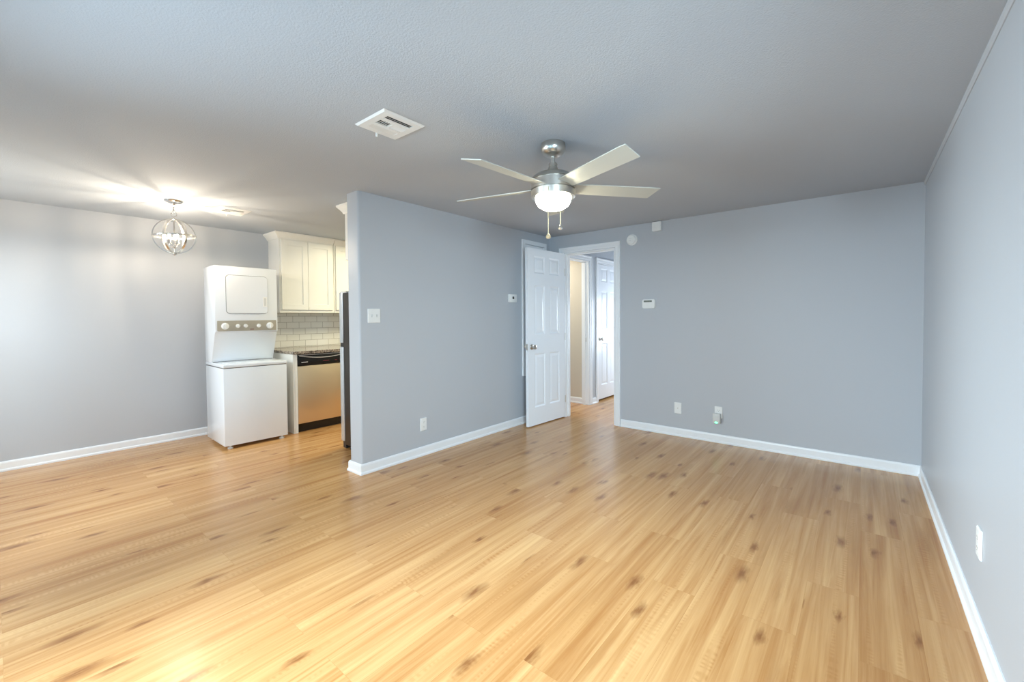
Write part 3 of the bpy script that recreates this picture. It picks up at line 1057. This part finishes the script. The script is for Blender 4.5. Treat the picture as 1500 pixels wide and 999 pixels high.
# ------------------------------------------------------------------ ceiling registers
def vent(label, cx_, cy_v, w_=0.262, h_=0.252):
    t = thing('ceiling_vent', label, 'vent', (cx_, cy_v, H), 0, 'white ceiling air registers')
    a, b = w_ / 2, h_ / 2
    # frame: flange with a bevelled rim and four louver windows
    bm = bmesh.new()
    wins = [(0.050, 0.092, -0.078, 0.078), (-0.018, 0.028, -0.080, -0.006), (-0.018, 0.028, 0.006, 0.080), (-0.082, -0.042, -0.078, 0.078)]
    us = sorted({-a, a} | {v for w4 in wins for v in w4[:2]})
    vs_ = sorted({-b, b} | {v for w4 in wins for v in w4[2:]})
    zt, zb = -0.0005, -0.009

    def quad(p):
        bm.faces.new([bm.verts.new(q) for q in p])
    e = 0.010
    for i in range(len(us) - 1):
        for j in range(len(vs_) - 1):
            um, vm = (us[i] + us[i + 1]) / 2, (vs_[j] + vs_[j + 1]) / 2
            if any(q[0] < um < q[1] and q[2] < vm < q[3] for q in wins):
                continue
            f = lambda u, lim: max(-lim + e, min(lim - e, u))
            quad([(f(u, a), f(v, b), zb) for u, v in ((us[i], vs_[j]), (us[i + 1], vs_[j]), (us[i + 1], vs_[j + 1]), (us[i], vs_[j + 1]))])
    rim_o = [(-a, -b, zt), (a, -b, zt), (a, b, zt), (-a, b, zt)]
    rim_i = [(-a + e, -b + e, zb), (a - e, -b + e, zb), (a - e, b - e, zb), (-a + e, b - e, zb)]
    for k_ in range(4):
        l_ = (k_ + 1) % 4
        quad([rim_o[k_], rim_o[l_], rim_i[l_], rim_i[k_]])
    for q in wins:
        c4 = [(q[0], q[2]), (q[1], q[2]), (q[1], q[3]), (q[0], q[3])]
        for k_ in range(4):
            l_ = (k_ + 1) % 4
            quad([(*c4[k_], zb), (*c4[l_], zb), (*c4[l_], -0.001), (*c4[k_], -0.001)])
    bmesh.ops.remove_doubles(bm, verts=bm.verts, dist=1e-5)
    finish(bm, 'frame', M_plastic, t)
    bm = bmesh.new()
    for q in wins:
        box(bm, q[0], q[1], q[2], q[3], -0.0012, -0.0006)
    finish(bm, 'duct_opening', M_void, t)

    def slats(q, along, count, tilt):
        bm = bmesh.new()
        u0, u1 = (q[0], q[1]) if along == 'v' else (q[2], q[3])
        for s_ in range(count):
            p = u0 + (s_ + 0.5) * (u1 - u0) / count
            hw = (u1 - u0) / count * 0.52
            dz = 0.0032 * tilt
            if along == 'v':
                pts = [(p - hw, q[2], -0.0055 - dz), (p + hw, q[2], -0.0055 + dz), (p + hw, q[3], -0.0055 + dz), (p - hw, q[3], -0.0055 - dz)]
            else:
                pts = [(q[0], p - hw, -0.0055 - dz), (q[0], p + hw, -0.0055 + dz), (q[1], p + hw, -0.0055 + dz), (q[1], p - hw, -0.0055 - dz)]
            up = [bm.verts.new(Vector(v) + Vector((0, 0, 0.0004))) for v in pts]
            dn = [bm.verts.new(Vector(v) - Vector((0, 0, 0.0004))) for v in pts]
            bm.faces.new(up)
            bm.faces.new(dn)
            for k_ in range(4):
                l_ = (k_ + 1) % 4
                bm.faces.new((up[k_], up[l_], dn[l_], dn[k_]))
        finish(bm, 'louvers', M_plastic, t)
    slats(wins[0], 'v', 3, -1)
    slats(wins[1], 'u', 6, 1)
    slats(wins[2], 'u', 6, -1)
    slats(wins[3], 'v', 3, 1)
    finish(NB(-0.128, -0.120, -0.006, 0.006, -0.028, -0.006, bev=0.002), 'damper_lever', M_plastic, t)
    return t


vent('square white ceiling vent in the middle of the ceiling near the fan', -1.926, 1.352)
vent('white ceiling vent close beside the lit globe pendant', -4.578, 1.452)

# ------------------------------------------------------------------ wall plates and devices
def plate_frame(pos, out):
    """local x across the wall, y up, z out of the wall"""
    out = Vector(out)
    up = Vector((0, 0, 1))
    return frame_mat(pos, up.cross(out), up)


def plate(bm, w_, h_, t_, r=0.004):
    pts = rrect(w_, h_, r, 3)
    A = [bm.verts.new((x, y, 0)) for x, y in pts]
    B = [bm.verts.new((x, y, t_ * 0.55)) for x, y in pts]
    s_ = 1 - 2 * t_ * 0.6 / w_
    Cc = [bm.verts.new((x * s_, y * (1 - 2 * t_ * 0.6 / h_), t_)) for x, y in pts]
    n = len(pts)
    for P_, Q_ in ((A, B), (B, Cc)):
        for i in range(n):
            j = (i + 1) % n
            bm.faces.new((P_[i], P_[j], Q_[j], Q_[i]))
    bm.faces.new(A)
    bm.faces.new(Cc)


def device(name, label, cat, pos, out, group=None):
    t = thing(name, label, cat, (0, 0, 0), 0, group)
    t.matrix_world = plate_frame(pos, out)
    return t


GP = 'white wall plates'
PXF, BKF, RTF = (1, 0, 0), (0, -1, 0), (-1, 0, 0)
e_ = 0.0008

sw_ = device('light_switch', 'white double toggle switch plate near the partition end', 'light switch', (XP + e_, 1.992, 1.277), PXF)
bm = bmesh.new()
plate(bm, 0.116, 0.116, 0.007)
finish(bm, 'cover_plate', M_plastic, sw_)
for x in (-0.023, 0.023):
    bm = bmesh.new()
    box(bm, x - 0.006, x + 0.006, -0.012, 0.012, 0.0065, 0.0078)
    box(bm, x - 0.004, x + 0.004, -0.002, 0.010, 0.007, 0.016, bev=0.0015)
    finish(bm, 'toggle', M_offwhite, sw_)


def outlet(label, pos, out):
    t = device('wall_outlet', label, 'outlet', pos, out, GP)
    bm = bmesh.new()
    plate(bm, 0.072, 0.117, 0.008)
    finish(bm, 'cover_plate', M_plastic, t)
    for y in (-0.021, 0.021):
        bm = bmesh.new()
        prism(bm, rrect(0.034, 0.029, 0.009, 4, 0, y), 0.0075, 0.0092, 2)
        rc = finish(bm, 'receptacle', M_plastic, t)
        bm = bmesh.new()
        box(bm, -0.0078, -0.0058, y - 0.001, y + 0.007, 0.009, 0.0095)
        box(bm, 0.0058, 0.0078, y - 0.001, y + 0.006, 0.009, 0.0095)
        box(bm, -0.0022, 0.0022, y - 0.010, y - 0.006, 0.009, 0.0095)
        finish(bm, 'slots', M_lcd, rc)
    return t


outlet('white outlet low on the partition wall', (XP + e_, 2.487, 0.284), PXF)
outlet('white outlet on the back wall with the small adapter plugged in', (-1.092, YB - e_, 0.300), BKF)
outlet('white outlet low on the right wall', (XR - e_, 2.420, 0.365), RTF)
cp = device('cable_plate', 'white cable jack plate low on the back wall near the doorway', 'wall plate', (-1.487, YB - e_, 0.293), BKF, GP)
bm = bmesh.new()
plate(bm, 0.072, 0.117, 0.007)
finish(bm, 'cover_plate', M_plastic, cp)
bm = bmesh.new()
lathe(bm, [(0.0055, 0.006), (0.0055, 0.012), (0.003, 0.012), (0, 0.011)], 12)
finish(bm, 'jack', M_nickel, cp, True)

pg = device('plug_in_adapter', 'small white plug-in adapter with green light in the back wall outlet', 'adapter', (-1.102, YB - 0.0105, 0.247), BKF)
bm = NB(-0.034, 0.034, -0.048, 0.048, 0, 0.042, bev=0.006, seg=3)
finish(bm, 'housing', M_offwhite, pg, True)
finish(NB(-0.012, 0.012, -0.046, -0.034, 0.0405, 0.0432, bev=0.0012), 'indicator_light', M_led, pg)

th = device('thermostat', 'white rounded thermostat with grey display on the back wall', 'thermostat', (-1.797, YB - e_, 1.392), BKF)
bm = bmesh.new()
prism(bm, rrect(0.140, 0.098, 0.020, 5), 0, 0.026, 2)
bmesh.ops.recalc_face_normals(bm, faces=bm.faces)
bmesh.ops.bevel(bm, geom=[e for e in bm.edges if min(v.co.z for v in e.verts) > 0.025], offset=0.006, segments=2, affect='EDGES')
finish(bm, 'housing', M_plastic, th, True)
finish(NB(-0.050, 0.040, 0.018, 0.036, 0.0255, 0.0268), 'display', M_lcd, th)

sm = device('smoke_detector', 'round white smoke detector on the back wall beside the doorway top corner', 'smoke detector', (-1.990, YB - e_, 2.108), BKF)
bm = bmesh.new()
lathe(bm, [(0.062, 0), (0.062, 0.012), (0.058, 0.015), (0.050, 0.016), (0.050, 0.032), (0.044, 0.037), (0.014, 0.038), (0, 0.038)], 36)
finish(bm, 'housing', M_plastic, sm, True)
bm = bmesh.new()
box(bm, -0.022, 0.008, 0.010, 0.013, 0.0375, 0.0385)
box(bm, -0.026, 0.000, -0.014, -0.010, 0.0375, 0.0385)
finish(bm, 'slots', M_offwhite, sm)

ms = device('motion_sensor', 'square white sensor box just under the ceiling on the back wall', 'sensor', (-1.705, YB - e_, 2.215), BKF)
finish(NB(-0.048, 0.048, -0.048, 0.048, 0, 0.040, bev=0.005, seg=2), 'housing', M_plastic, ms, True)
finish(NB(-0.040, 0.040, -0.040, 0.040, 0.0395, 0.0415, bev=0.0008), 'front_cover', M_plastic, ms)

ts = device('wall_sensor', 'small white wall sensor with black window beside the access panel', 'sensor', (XP + e_, 3.775, 1.472), PXF)
finish(NB(-0.066, 0.066, -0.046, 0.046, 0, 0.024, bev=0.004, seg=2), 'housing', M_plastic, ts, True)
finish(NB(-0.014, 0.014, -0.008, 0.020, 0.0235, 0.0252), 'sensor_window', M_dark, ts)
